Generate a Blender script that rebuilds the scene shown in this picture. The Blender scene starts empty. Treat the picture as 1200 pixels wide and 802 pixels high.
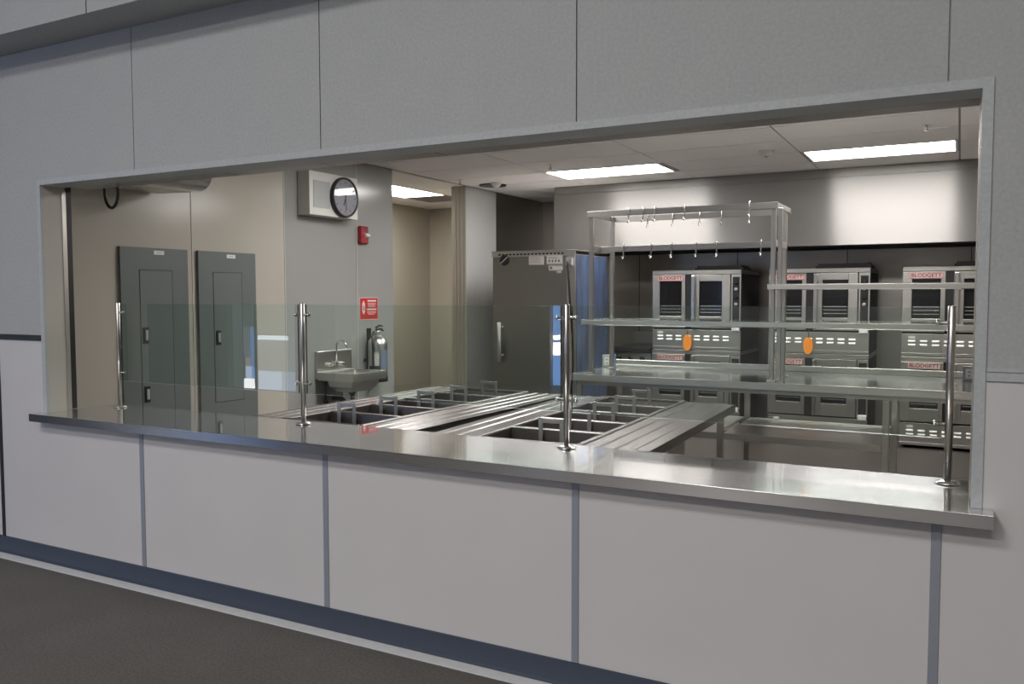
import bpy, bmesh, math, random
from mathutils import Vector, Matrix
random.seed(7)
C = bpy.context.scene.collection
PI = math.pi

# ------------------------------------------------------------------ helpers
class MB:
    """collects shapes (each with a material slot) into one mesh"""
    def __init__(s):
        s.bm = bmesh.new()
    def _mat(s, faces, m):
        for f in faces:
            f.material_index = m
    def box(s, x0, x1, y0, y1, z0, z1, m=0):
        v = [s.bm.verts.new((x, y, z)) for z in (z0, z1) for y in (y0, y1) for x in (x0, x1)]
        q = [(0, 2, 3, 1), (4, 5, 7, 6), (0, 1, 5, 4), (2, 6, 7, 3), (0, 4, 6, 2), (1, 3, 7, 5)]
        f = [s.bm.faces.new([v[i] for i in a]) for a in q]
        s._mat(f, m)
        return f
    def open_box(s, x0, x1, y0, y1, z0, z1, t, m=0):
        """a pan: floor and four walls of thickness t, open at the top"""
        s.box(x0, x1, y0, y1, z0, z0 + t, m)
        s.box(x0, x0 + t, y0, y1, z0 + t, z1, m); s.box(x1 - t, x1, y0, y1, z0 + t, z1, m)
        s.box(x0 + t, x1 - t, y0, y0 + t, z0 + t, z1, m); s.box(x0 + t, x1 - t, y1 - t, y1, z0 + t, z1, m)
    def prism(s, pts, axis, a, b, m=0):
        """a closed outline (2-D points) pushed along an axis from a to b"""
        def P(p, w):
            return {0: (w, p[0], p[1]), 1: (p[0], w, p[1]), 2: (p[0], p[1], w)}[axis]
        A = [s.bm.verts.new(P(p, a)) for p in pts]
        B = [s.bm.verts.new(P(p, b)) for p in pts]
        n = len(pts)
        f = [s.bm.faces.new(A), s.bm.faces.new(B[::-1])]
        for i in range(n):
            f.append(s.bm.faces.new((A[i], B[i], B[(i + 1) % n], A[(i + 1) % n])))
        s._mat(f, m)
    def lathe(s, prof, c, axis=2, n=28, m=0):
        """profile of (radius, height) turned about an axis through c"""
        rings = []
        for r, h in prof:
            ring = []
            for i in range(n):
                a = 2 * PI * i / n
                u, v = r * math.cos(a), r * math.sin(a)
                p = {2: (c[0] + u, c[1] + v, c[2] + h), 0: (c[0] + h, c[1] + u, c[2] + v), 1: (c[0] + u, c[1] + h, c[2] + v)}[axis]
                ring.append(s.bm.verts.new(p))
            rings.append(ring)
        f = []
        for a, b in zip(rings, rings[1:]):
            for i in range(n):
                f.append(s.bm.faces.new((a[i], a[(i + 1) % n], b[(i + 1) % n], b[i])))
        f.append(s.bm.faces.new(rings[0][::-1])); f.append(s.bm.faces.new(rings[-1]))
        for q in f[:-2]: q.smooth = True
        s._mat(f, m)
    def tube(s, pts, r, n=10, m=0):
        pts = [Vector(p) for p in pts]
        rings = []; prev = None
        for i, p in enumerate(pts):
            d = (pts[min(i + 1, len(pts) - 1)] - pts[max(i - 1, 0)]).normalized()
            if prev is None:
                a = Vector((0, 0, 1)) if abs(d.z) < .9 else Vector((1, 0, 0))
                u = d.cross(a).normalized()
            else:
                u = (prev - d * prev.dot(d)).normalized()
            prev = u
            w = d.cross(u)
            rings.append([s.bm.verts.new(p + r * (math.cos(2 * PI * k / n) * u + math.sin(2 * PI * k / n) * w)) for k in range(n)])
        f = []
        for a, b in zip(rings, rings[1:]):
            for i in range(n):
                q = s.bm.faces.new((a[i], a[(i + 1) % n], b[(i + 1) % n], b[i])); q.smooth = True; f.append(q)
        f.append(s.bm.faces.new(rings[0][::-1])); f.append(s.bm.faces.new(rings[-1]))
        s._mat(f, m)

def arc(c, r, a0, a1, n, plane):
    """points on an arc; plane 'yz', 'xz' or 'xy'"""
    out = []
    for i in range(n + 1):
        a = math.radians(a0 + (a1 - a0) * i / n)
        u, v = r * math.cos(a), r * math.sin(a)
        out.append({'yz': (c[0], c[1] + u, c[2] + v), 'xz': (c[0] + u, c[1], c[2] + v), 'xy': (c[0] + u, c[1] + v, c[2])}[plane])
    return out

def obj(name, mb, mats, parent=None, bevel=0.0, loc=None, label=None):
    bm = mb.bm
    bmesh.ops.recalc_face_normals(bm, faces=bm.faces[:])
    me = bpy.data.meshes.new(name)
    bm.to_mesh(me); bm.free()
    for m in (mats if isinstance(mats, (list, tuple)) else [mats]):
        me.materials.append(m)
    o = bpy.data.objects.new(name, me)
    C.objects.link(o)
    if loc: o.location = loc
    if parent: o.parent = parent
    if bevel:
        b = o.modifiers.new('bevel', 'BEVEL'); b.width = bevel; b.segments = 2
        b.limit_method = 'ANGLE'; b.angle_limit = math.radians(50)
        b.harden_normals = False
    if label: o['label'] = label
    return o

def tag(o, label, cat, group=None):
    o['label'] = label; o['category'] = cat
    if group: o['group'] = group
    return o

def thing(name, label, cat, loc=(0, 0, 0), rz=0.0, group=None):
    o = bpy.data.objects.new(name, None); C.objects.link(o)
    o.empty_display_size = .1
    o.location = loc; o.rotation_euler = (0, 0, rz)
    return tag(o, label, cat, group)

def struct(name, mb, mats, bevel=0.0, label=None):
    o = obj(name, mb, mats, None, bevel)
    o['kind'] = 'structure'
    if label: o['label'] = label
    return o

def copy_tree(o, parent=None):
    c = o.copy(); C.objects.link(c)
    if parent: c.parent = parent
    for ch in list(o.children): copy_tree(ch, c)
    return c

def text_mesh(name, s, size, mat, parent, loc, rot, width=None, extrude=.0008, bold=0.0):
    cu = bpy.data.curves.new(name, 'FONT')
    cu.body = s; cu.size = size; cu.extrude = extrude; cu.align_x = 'CENTER'; cu.align_y = 'CENTER'; cu.offset = bold
    t = bpy.data.objects.new(name, cu); C.objects.link(t)
    bpy.context.view_layer.update()
    dg = bpy.context.evaluated_depsgraph_get()
    me = bpy.data.meshes.new_from_object(t.evaluated_get(dg))
    bpy.data.objects.remove(t)
    if width:
        xs = [v.co.x for v in me.vertices]; w = max(xs) - min(xs)
        for v in me.vertices: v.co.x *= width / w
    me.materials.clear(); me.materials.append(mat)
    o = bpy.data.objects.new(name, me); C.objects.link(o)
    o.parent = parent; o.location = loc; o.rotation_euler = rot
    return o

# ------------------------------------------------------------------ materials
def nodes(name):
    m = bpy.data.materials.new(name); m.use_nodes = True
    nt = m.node_tree
    return m, nt, nt.nodes['Principled BSDF']

def plain(name, col, rough=.5, metal=0.0, spec=.5, noise=0.0, nscale=8.0, bump=0.0, bscale=200.0, coat=0.0):
    m, nt, b = nodes(name)
    b.inputs['Base Color'].default_value = (*col, 1)
    b.inputs['Roughness'].default_value = rough
    b.inputs['Metallic'].default_value = metal
    b.inputs['Specular IOR Level'].default_value = spec
    b.inputs['Coat Weight'].default_value = coat
    tc = nt.nodes.new('ShaderNodeTexCoord')
    if noise:
        n = nt.nodes.new('ShaderNodeTexNoise'); n.inputs['Scale'].default_value = nscale; n.inputs['Detail'].default_value = 5
        nt.links.new(tc.outputs['Object'], n.inputs['Vector'])
        r = nt.nodes.new('ShaderNodeValToRGB')
        r.color_ramp.elements[0].position = .3; r.color_ramp.elements[1].position = .7
        r.color_ramp.elements[0].color = (*[c * (1 - noise) for c in col], 1)
        r.color_ramp.elements[1].color = (*[min(1, c * (1 + noise)) for c in col], 1)
        nt.links.new(n.outputs['Fac'], r.inputs['Fac']); nt.links.new(r.outputs['Color'], b.inputs['Base Color'])
    if bump:
        n2 = nt.nodes.new('ShaderNodeTexNoise'); n2.inputs['Scale'].default_value = bscale; n2.inputs['Detail'].default_value = 3
        nt.links.new(tc.outputs['Object'], n2.inputs['Vector'])
        bp = nt.nodes.new('ShaderNodeBump'); bp.inputs['Strength'].default_value = bump; bp.inputs['Distance'].default_value = .002
        nt.links.new(n2.outputs['Fac'], bp.inputs['Height']); nt.links.new(bp.outputs['Normal'], b.inputs['Normal'])
    return m

def steel(name, col=(.60, .585, .57), rough=.28, aniso=0.0, axis='Z', grain=None, var=.02):
    """brushed stainless steel; grain = stretch of the brushing noise"""
    m, nt, b = nodes(name)
    b.inputs['Base Color'].default_value = (*col, 1)
    b.inputs['Metallic'].default_value = 1.0
    b.inputs['Anisotropic'].default_value = aniso
    if aniso:
        t = nt.nodes.new('ShaderNodeTangent'); t.direction_type = 'RADIAL'; t.axis = axis
        nt.links.new(t.outputs['Tangent'], b.inputs['Tangent'])
    tc = nt.nodes.new('ShaderNodeTexCoord'); mp = nt.nodes.new('ShaderNodeMapping')
    mp.inputs['Scale'].default_value = grain or (3, 60, 60)
    nt.links.new(tc.outputs['Object'], mp.inputs['Vector'])
    n = nt.nodes.new('ShaderNodeTexNoise'); n.inputs['Scale'].default_value = 3; n.inputs['Detail'].default_value = 4
    nt.links.new(mp.outputs['Vector'], n.inputs['Vector'])
    mr = nt.nodes.new('ShaderNodeMapRange')
    mr.inputs['To Min'].default_value = rough - var; mr.inputs['To Max'].default_value = rough + var
    nt.links.new(n.outputs['Fac'], mr.inputs['Value']); nt.links.new(mr.outputs['Result'], b.inputs['Roughness'])
    return m

def steel2(name, col, sharp, wide, aniso, axis, mixv):
    """brushed sheet: a clear mirror core inside a wide lobe drawn out across the grain"""
    m, nt, b = nodes(name)
    out = nt.nodes['Material Output']
    c = nt.nodes.new('ShaderNodeBsdfPrincipled')
    for q, r in ((b, sharp), (c, wide)):
        q.inputs['Base Color'].default_value = (*col, 1); q.inputs['Metallic'].default_value = 1.0; q.inputs['Roughness'].default_value = r
    c.inputs['Anisotropic'].default_value = aniso
    t = nt.nodes.new('ShaderNodeTangent'); t.direction_type = 'RADIAL'; t.axis = axis
    nt.links.new(t.outputs['Tangent'], c.inputs['Tangent'])
    mx = nt.nodes.new('ShaderNodeMixShader'); mx.inputs['Fac'].default_value = mixv
    nt.links.new(b.outputs['BSDF'], mx.inputs[1]); nt.links.new(c.outputs['BSDF'], mx.inputs[2])
    nt.links.new(mx.outputs['Shader'], out.inputs['Surface'])
    return m

def glow(name, col, strength):
    m, nt, b = nodes(name)
    b.inputs['Base Color'].default_value = (.8, .8, .8, 1)
    b.inputs['Emission Color'].default_value = (*col, 1)
    b.inputs['Emission Strength'].default_value = strength
    return m

def fabric_mat():
    m, nt, b = nodes('grey tack wall panel')
    tc = nt.nodes.new('ShaderNodeTexCoord')
    a = nt.nodes.new('ShaderNodeTexNoise'); a.inputs['Scale'].default_value = 75; a.inputs['Detail'].default_value = 4; a.inputs['Roughness'].default_value = .65
    c = nt.nodes.new('ShaderNodeTexNoise'); c.inputs['Scale'].default_value = 7; c.inputs['Detail'].default_value = 4
    nt.links.new(tc.outputs['Object'], a.inputs['Vector']); nt.links.new(tc.outputs['Object'], c.inputs['Vector'])
    r = nt.nodes.new('ShaderNodeValToRGB')
    r.color_ramp.elements[0].position = .32; r.color_ramp.elements[1].position = .68
    r.color_ramp.elements[0].color = (.36, .366, .366, 1); r.color_ramp.elements[1].color = (.425, .43, .428, 1)
    nt.links.new(a.outputs['Fac'], r.inputs['Fac'])
    r2 = nt.nodes.new('ShaderNodeValToRGB')
    r2.color_ramp.elements[0].color = (.90, .915, .92, 1); r2.color_ramp.elements[1].color = (1, .99, .98, 1)
    nt.links.new(c.outputs['Fac'], r2.inputs['Fac'])
    mx = nt.nodes.new('ShaderNodeMix'); mx.data_type = 'RGBA'; mx.blend_type = 'MULTIPLY'; mx.inputs[0].default_value = 1
    nt.links.new(r.outputs['Color'], mx.inputs[6]); nt.links.new(r2.outputs['Color'], mx.inputs[7])
    nt.links.new(mx.outputs[2], b.inputs['Base Color'])
    b.inputs['Roughness'].default_value = .8
    bp = nt.nodes.new('ShaderNodeBump'); bp.inputs['Strength'].default_value = .12; bp.inputs['Distance'].default_value = .0015
    nt.links.new(a.outputs['Fac'], bp.inputs['Height']); nt.links.new(bp.outputs['Normal'], b.inputs['Normal'])
    return m

def hall_floor_mat():
    m, nt, b = nodes('speckled brown grey floor')
    tc = nt.nodes.new('ShaderNodeTexCoord')
    a = nt.nodes.new('ShaderNodeTexNoise'); a.inputs['Scale'].default_value = 90; a.inputs['Detail'].default_value = 4
    c = nt.nodes.new('ShaderNodeTexNoise'); c.inputs['Scale'].default_value = 2.2; c.inputs['Detail'].default_value = 6; c.inputs['Roughness'].default_value = .6
    nt.links.new(tc.outputs['Object'], a.inputs['Vector']); nt.links.new(tc.outputs['Object'], c.inputs['Vector'])
    r = nt.nodes.new('ShaderNodeValToRGB')
    r.color_ramp.elements[0].position = .3; r.color_ramp.elements[1].position = .72
    r.color_ramp.elements[0].color = (.085, .078, .068, 1); r.color_ramp.elements[1].color = (.16, .15, .135, 1)
    nt.links.new(a.outputs['Fac'], r.inputs['Fac'])
    r2 = nt.nodes.new('ShaderNodeValToRGB')
    r2.color_ramp.elements[0].position = .3; r2.color_ramp.elements[1].position = .75
    r2.color_ramp.elements[0].color = (.78, .78, .79, 1); r2.color_ramp.elements[1].color = (1.0, 1.0, 1.0, 1)
    nt.links.new(c.outputs['Fac'], r2.inputs['Fac'])
    mx = nt.nodes.new('ShaderNodeMix'); mx.data_type = 'RGBA'; mx.blend_type = 'MULTIPLY'; mx.inputs[0].default_value = 1
    nt.links.new(r.outputs['Color'], mx.inputs[6]); nt.links.new(r2.outputs['Color'], mx.inputs[7])
    nt.links.new(mx.outputs[2], b.inputs['Base Color'])
    b.inputs['Roughness'].default_value = .55
    return m

def tile_mat():
    m, nt, b = nodes('red brown quarry tile')
    tc = nt.nodes.new('ShaderNodeTexCoord')
    k = nt.nodes.new('ShaderNodeTexBrick'); k.offset = 0
    k.inputs['Scale'].default_value = 1.0; k.inputs['Brick Width'].default_value = .155; k.inputs['Row Height'].default_value = .155; k.inputs['Mortar Size'].default_value = .005
    k.inputs['Color1'].default_value = (.05, .04, .034, 1); k.inputs['Color2'].default_value = (.046, .037, .032, 1); k.inputs['Mortar'].default_value = (.05, .046, .042, 1)
    nt.links.new(tc.outputs['Object'], k.inputs['Vector']); nt.links.new(k.outputs['Color'], b.inputs['Base Color'])
    b.inputs['Roughness'].default_value = .45
    return m

def clear_glass(name, tint):
    """thin sheet glass: what passes straight through plus a Fresnel mirror"""
    m = bpy.data.materials.new(name); m.use_nodes = True
    nt = m.node_tree; nt.nodes.clear()
    out = nt.nodes.new('ShaderNodeOutputMaterial')
    tr = nt.nodes.new('ShaderNodeBsdfTransparent'); tr.inputs['Color'].default_value = (*tint, 1)
    gl = nt.nodes.new('ShaderNodeBsdfGlossy'); gl.inputs['Roughness'].default_value = 0.0; gl.inputs['Color'].default_value = (.95, .98, .97, 1)
    fr = nt.nodes.new('ShaderNodeFresnel'); fr.inputs['IOR'].default_value = 1.5
    # the same Fresnel weight on the way in and on the way out of the sheet
    geo = nt.nodes.new('ShaderNodeNewGeometry')
    mx = nt.nodes.new('ShaderNodeMixShader')
    mm = nt.nodes.new('ShaderNodeMath'); mm.operation = 'MULTIPLY'
    inv = nt.nodes.new('ShaderNodeMath'); inv.operation = 'SUBTRACT'; inv.inputs[0].default_value = 1.0
    nt.links.new(geo.outputs['Backfacing'], inv.inputs[1])
    nt.links.new(fr.outputs['Fac'], mm.inputs[0]); nt.links.new(inv.outputs['Value'], mm.inputs[1])
    dbl = nt.nodes.new('ShaderNodeMath'); dbl.operation = 'MULTIPLY'; dbl.inputs[1].default_value = 1.7
    nt.links.new(mm.outputs['Value'], dbl.inputs[0])
    nt.links.new(dbl.outputs['Value'], mx.inputs['Fac'])
    nt.links.new(tr.outputs['BSDF'], mx.inputs[1]); nt.links.new(gl.outputs['BSDF'], mx.inputs[2])
    nt.links.new(mx.outputs['Shader'], out.inputs['Surface'])
    return m

def film_mat():
    """blue protective film, patchy, over steel"""
    m, nt, b = nodes('blue protective film')
    tc = nt.nodes.new('ShaderNodeTexCoord'); mp = nt.nodes.new('ShaderNodeMapping'); mp.inputs['Scale'].default_value = (1, 5.0, 1.1)
    n = nt.nodes.new('ShaderNodeTexNoise'); n.inputs['Scale'].default_value = 2.2; n.inputs['Detail'].default_value = 4
    nt.links.new(tc.outputs['Object'], mp.inputs['Vector']); nt.links.new(mp.outputs['Vector'], n.inputs['Vector'])
    r = nt.nodes.new('ShaderNodeValToRGB')
    r.color_ramp.elements[0].position = .35; r.color_ramp.elements[1].position = .66
    r.color_ramp.elements[0].color = (.10, .11, .15, 1); r.color_ramp.elements[1].color = (.13, .20, .37, 1)
    nt.links.new(n.outputs['Fac'], r.inputs['Fac']); nt.links.new(r.outputs['Color'], b.inputs['Base Color'])
    b.inputs['Metallic'].default_value = .4; b.inputs['Roughness'].default_value = .3
    return m

M = {}
M['fabric'] = fabric_mat()
M['wainscot'] = plain('pale pinkish grey wall panel', (.55, .53, .525), .35, noise=.015, nscale=3)
M['gap'] = plain('dark joint', (.03, .03, .03), .8)
M['alu'] = plain('satin blue grey strip', (.29, .31, .36), .4, metal=.3)
M['casing'] = plain('grey casing', (.40, .415, .42), .6, noise=.08, nscale=90)
M['blackstrip'] = plain('black joint strip', (.018, .018, .018), .45)
M['cove'] = plain('slate blue rubber cove base', (.046, .058, .085), .45)
M['toe'] = plain('light grey floor edging', (.66, .66, .655), .5, noise=.06, nscale=25)
M['hallfloor'] = hall_floor_mat()
M['tile'] = tile_mat()
M['beige'] = plain('warm white wall paint', (.36, .325, .265), .4, spec=.4)
M['jambpaint'] = plain('cream jamb paint', (.44, .42, .375), .45)
M['frp'] = plain('white wall sheet', (.32, .317, .31), .16, bump=.02, bscale=60)
M['frpwarm'] = plain('cream wall sheet', (.46, .43, .375), .16, bump=.02, bscale=60)
M['pier'] = plain('white pier sheet', (.50, .50, .49), .35)
M['frptrim'] = plain('wall sheet trim', (.47, .445, .40), .35)
M['ceil'] = plain('white ceiling tile', (.90, .865, .855), .85, noise=.03, nscale=60)
M['ceilgap'] = plain('ceiling grid shadow', (.30, .285, .28), .7)
M['hallceil'] = plain('hall ceiling', (.5, .5, .5), .8)
M['hallleft'] = plain('dark hall end wall', (.05, .05, .05), .7)
M['hallwall'] = plain('hall wall', (.30, .29, .28), .7)
M['darkwall'] = steel('dark steel wall sheet', (.38, .36, .34), .38)
M['cabface'] = steel('dull cabinet steel', (.28, .272, .255), .36, var=.01)
M['steelwall'] = steel('steel wall sheet', (.50, .475, .45), .36, var=.02)
M['counter'] = steel2('brushed steel counter', (.80, .81, .805), .04, .24, 1.0, 'X', .29)
M['tabletop'] = steel2('brushed steel table top', (.60, .60, .58), .13, .32, 1.0, 'X', .05)
M['fascia'] = steel2('polished steel edge', (.56, .55, .55), .09, .40, 1.0, 'X', .16)
M['steel'] = steel('brushed steel', (.60, .585, .56), .34, var=.012)
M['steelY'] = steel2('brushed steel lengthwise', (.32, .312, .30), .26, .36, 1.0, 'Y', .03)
M['hood'] = steel('horizontally brushed hood steel', (.30, .288, .277), .40, 1.0, 'X', grain=(2, 30, 40), var=.01)
M['post'] = steel('polished steel tube', (.52, .50, .47), .30, var=.01)
M['oven'] = steel('oven steel', (.50, .485, .46), .36, var=.015)
M['cylinder'] = steel('satin silver cylinder', (.68, .68, .68), .3, var=.01)
M['matgrey'] = plain('matt grey bar', (.42, .42, .42), .45, metal=.4)
M['ovenside'] = plain('black oven side', (.02, .02, .02), .45)
M['black'] = plain('black plastic', (.012, .012, .012), .4)
M['blackglass'] = plain('dark oven glass', (.006, .006, .008), .06, spec=.6)
M['lip'] = steel('bright rolled edge', (.74, .72, .68), .38, var=.01)
M['handle'] = plain('dull grey handle bar', (.38, .36, .34), .42, metal=.6)
M['rack'] = steel('oven rack wire', (.7, .7, .68), .25)
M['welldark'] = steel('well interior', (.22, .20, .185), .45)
M['plate'] = plain('pink white nameplate', (.62, .42, .40), .4)
M['platered'] = plain('red nameplate border', (.42, .05, .06), .4)
M['letter'] = plain('dark red lettering', (.10, .015, .02), .4)
M['louver'] = plain('louver lip painted gleam', (.95, .93, .90), .25)  # near-white colour stands in for the reflection on the louvers
M['orange'] = plain('orange tag', (.85, .26, .02), .5)
M['greypaint'] = plain('grey green enamel', (.135, .153, .147), .32)
M['greydoor'] = plain('grey green enamel door', (.142, .162, .155), .32)
M['white'] = plain('white plastic', (.72, .72, .70), .4)
M['clockbox'] = plain('off white enamel', (.62, .62, .58), .4)
M['grille'] = plain('grey speaker grille', (.40, .41, .41), .6, noise=.15, nscale=300)
M['clockface'] = plain('pale clock dial', (.27, .27, .31), .55, spec=.1, coat=.7)
M['red'] = plain('red enamel', (.30, .012, .02), .35)
M['signred'] = plain('red sign', (.50, .02, .02), .45)
M['signwhite'] = plain('white sign print', (.75, .62, .60), .5)
M['chrome'] = steel('chrome', (.70, .69, .68), .2, var=.01)
M['pipe'] = plain('dark drain pipe', (.05, .05, .05), .35)
M['film'] = film_mat()
M['sticker'] = plain('white sticker', (.62, .60, .57), .5)
M['print'] = plain('grey print', (.16, .16, .16), .6)
M['glass'] = clear_glass('clear guard glass', (.915, .96, .935))
M['glassedge'] = steel2('polished glass edge', (.93, .96, 1.0), .05, .30, 1.0, 'X', .5)
M['glassend'] = plain('glass end painted dark', (.03, .04, .038), .15)  # the dark seen in the end faces is painted into their colour
M['lens'] = glow('lit ceiling lens', (1.0, .97, .94), 27.0)
M['hooddark'] = plain('hood inside shade', (.05, .047, .043), .6)  # shade of the unlit hood interior is put into this colour
M['labeldark'] = plain('dark label', (.05, .06, .08), .4)
M['labelblue'] = plain('blue grey label', (.16, .20, .28), .4)
M['outlet'] = plain('grey outlet box', (.35, .36, .37), .4)
M['bluestrip'] = plain('blue film strip', (.18, .27, .45), .4)
M['rust'] = plain('galvanized hood', (.55, .52, .48), .22, metal=.35)

M['hood'].node_tree.nodes['Principled BSDF'].inputs['Metallic'].default_value = .75   # smudged, partly dull
M['rail'] = steel('dull rail steel', (.40, .385, .36), .36, var=.01)

# ------------------------------------------------------------------ measures
P = 1.2192                     # wall panel width
XL, XR = -3.21, 1.31           # serving opening
ZC, ZT = .855, 2.112           # counter top, head of the opening
ZS = 2.85                      # underside of the bulkhead
ZK = 2.731                     # kitchen ceiling
WL = -3.654                    # kitchen left wall
YB = 7.2                       # kitchen back wall

# ------------------------------------------------------------------ front wall
mb = MB()
X0, X1 = -8.0, 5.2
g = .0025
zw = 1.262                     # wainscot top
def run(a, b, z0, z1, m, inset=0.0):
    """wall panels between a and b, split on the panel seams"""
    cuts = [a] + [k * P for k in range(-7, 6) if a + .02 < k * P < b - .02] + [b]
    for u, v in zip(cuts, cuts[1:]):
        mb.box(u + (g if u != a else 0), v - (g if v != b else 0), 0, .012, z0, z1, m)
run(X0, XL - .03, zw, ZS, 0); run(XR + .03, X1, zw, ZS, 0)
# above the opening
run(XL - .03, XR + .03, ZT + .03, ZS, 0)
# wainscot
run(X0, XL - .03, .0, zw, 1); run(XR + .03, X1, .0, zw, 1)
run(XL - .03, XR + .03, .0, .80, 1)
# core with painted reveals
mb.box(X0, XL, .012, .14, 0, 3.1, 3); mb.box(XR, X1, .012, .14, 0, 3.1, 3)
mb.box(XL, XR, .012, .14, 0, .80, 2); mb.box(XL, XR, .012, .14, ZT, 3.1, 4)
# kitchen-side leaf, set back round the shutter
mb.box(X0, XL - .25, .14, .27, 0, 3.1, 3); mb.box(XR + .25, X1, .14, .27, 0, 3.1, 3)
mb.box(XL - .25, XR + .25, .14, .27, 0, .80, 3); mb.box(XL - .25, XR + .25, .14, .27, 2.45, 3.1, 3)
struct('wall_front', mb, [M['fabric'], M['wainscot'], M['gap'], M['jambpaint'], M['casing']])
mb = MB(); mb.box(X0, X1, -.24, .0, ZS, 5.2, 0); mb.box(X0, X1, .0, .27, 3.1, 5.2, 0)
mb.box(-3.66 + P - g, -3.66 + P + g, -.2415, -.2395, ZS, 5.2, 1)
struct('wall_upper', mb, [M['fabric'], M['gap']])
# casing round the opening (mitred corner guards)
w = .03
mb = MB(); mb.prism([(XL - w, ZT + w), (XR + w, ZT + w), (XR, ZT), (XL, ZT)], 1, -.006, .012)
struct('trim_1', mb, M['casing'])
mb = MB(); mb.prism([(XR, ZT), (XR + w, ZT + w), (XR + w, ZC), (XR, ZC)], 1, -.006, .012)
struct('trim_2', mb, M['casing'])
mb = MB(); mb.prism([(XL, ZT), (XL - w, ZT + w), (XL - w, ZC), (XL, ZC)], 1, -.006, .012)
struct('trim_3', mb, M['casing'])
# wainscot caps
mb = MB()
for z0, z1, d in ((1.244, 1.254, .008), (1.254, 1.272, .004), (1.272, 1.282, .008)):
    mb.box(XR + w + .002, X1, -d, 0, z0, z1)
struct('trim_4', mb, M['casing'])
mb = MB()
for z0, z1, d in ((1.254, 1.263, .008), (1.263, 1.276, .004), (1.276, 1.285, .008)):
    mb.box(X0, XL - w - .004, -d, 0, z0, z1)
struct('trim_5', mb, M['blackstrip'])
# aluminium strips on the wainscot seams
for i, k in enumerate((-3, -2, -1, 0, 1)):
    mb = MB(); zt = .80 if -3 < k < 2 else 1.25
    mb.box(k * P - .0145, k * P + .0145, -.0045, .0, .098, zt)
    struct('trim_%d' % (6 + i), mb, M['blackstrip'] if k == -3 else M['alu'], .0015)
# cove base and the pale edging on the floor in front of it
mb = MB()
mb.prism([(0, .0), (-.022, .0), (-.022, .004), (-.010, .014), (-.006, .095), (0, .097)], 0, X0, X1)
struct('baseboard_front', mb, M['cove'])
mb = MB(); mb.box(X0, X1, -.085, -.022, 0, .003); struct('trim_11', mb, M['toe'])

# ------------------------------------------------------------------ hall shell
mb = MB(); mb.box(-15, 8, -9.2, .27, -.1, 0); struct('floor_hall', mb, M['hallfloor'])
mb = MB(); mb.box(-15, 8, -9.2, -.24, 5.2, 5.3); struct('ceiling_hall', mb, M['hallceil'])
mb = MB(); mb.box(-15.2, -15, -9.2, .27, 0, 5.2); mb.box(-15, X0, 0, .27, 0, 5.2); struct('wall_hall_left', mb, M['hallleft'])
mb = MB(); mb.box(8, 8.2, -9.2, .27, 0, 5.2); mb.box(X1, 8, 0, .27, 0, 5.2); struct('wall_hall_right', mb, M['hallwall'])
# rear wall with a glazed door; the left wing of the hall is shallower and has double glass doors
mb = MB()
mb.box(-7, -4.72, -9.2, -9, 0, 5.2); mb.box(-4.72, -4.40, -9.2, -9, 2.1, 5.2); mb.box(-4.40, 8, -9.2, -9, 0, 5.2)
mb.box(-7.2, -7, -9.2, -6.3, 0, 5.2)
mb.box(-15, -10.4, -6.5, -6.3, 0, 5.2); mb.box(-10.4, -7.4, -6.5, -6.3, 2.9, 5.2); mb.box(-10.4, -9.25, -6.5, -6.3, 0, 1.5); mb.box(-7.80, -7.4, -6.5, -6.3, 0, 1.5); mb.box(-7.4, -7.2, -6.5, -6.3, 0, 5.2)
struct('wall_rear', mb, M['hallwall'])
BLUE = (.16, .42, 1.0); WHT = (1.0, .97, 1.0); PALE = (.55, .68, 1.0)
def pane(name, y, parts):
    """daylight seen through a glazed door: blue sky, sunlit bands"""
    mb = MB(); mats = []
    for i, (a, b, u, v, col, st) in enumerate(parts):
        mb.box(a, b, y - .14, y - .12, u, v, i); mats.append(glow('%s daylight' % name, col, st))
    struct(name, mb, mats)
pane('door_1', -9, [(-4.72, -4.40, 0, .5, BLUE, 6.0), (-4.72, -4.40, .5, .72, WHT, 15), (-4.72, -4.40, .72, .76, BLUE, 4), (-4.72, -4.40, .76, .84, WHT, 15), (-4.72, -4.40, .84, 2.1, BLUE, 5.0)])
pane('window_1', -6.3, [(-10.4, -9.75, 1.55, 2.9, WHT, 12), (-9.70, -9.0, 1.55, 2.9, PALE, 11), (-8.95, -8.2, 1.55, 2.9, BLUE, 12), (-8.15, -7.4, 1.55, 2.9, BLUE, 5)])
mb = MB(); mb.box(-10.4, -7.4, -6.46, -6.36, 1.45, 1.55)
for xx in (-9.725, -8.975, -8.175): mb.box(xx - .025, xx + .025, -6.46, -6.36, 1.55, 2.9)
struct('trim_12', mb, M['hallwall'])
pane('door_2', -6.3, [(-9.25, -9.02, 0, .25, (.2, .25, .3), .8), (-9.02, -8.80, 0, .16, WHT, 9), (-8.98, -8.84, .16, .36, PALE, 5), (-9.02, -8.98, .16, .5, (.2, .25, .3), .8), (-8.84, -8.80, .16, .36, BLUE, 4), (-8.98, -8.86, .36, .50, (.5, .4, .4), 3), (-8.86, -8.80, .36, 1.0, BLUE, 2.5), (-9.25, -9.02, .25, 1.45, (.2, .25, .3), .8), (-9.02, -8.86, .5, 1.0, (.3, .35, .45), 1.6),
    (-9.02, -8.80, 1.0, 1.45, (.2, .25, .3), .8), (-8.70, -8.05, .80, .87, (.7, .84, 1), 6), (-8.70, -8.20, 0, .30, PALE, 4), (-8.20, -7.80, 0, .30, PALE, 2.5), (-8.05, -7.80, .3, .88, (.3, .34, .4), 1.6), (-8.70, -8.05, .30, .80, (.35, .4, .48), 1.9), (-8.70, -7.80, .88, 1.45, (.25, .29, .33), 1.2)])

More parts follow.
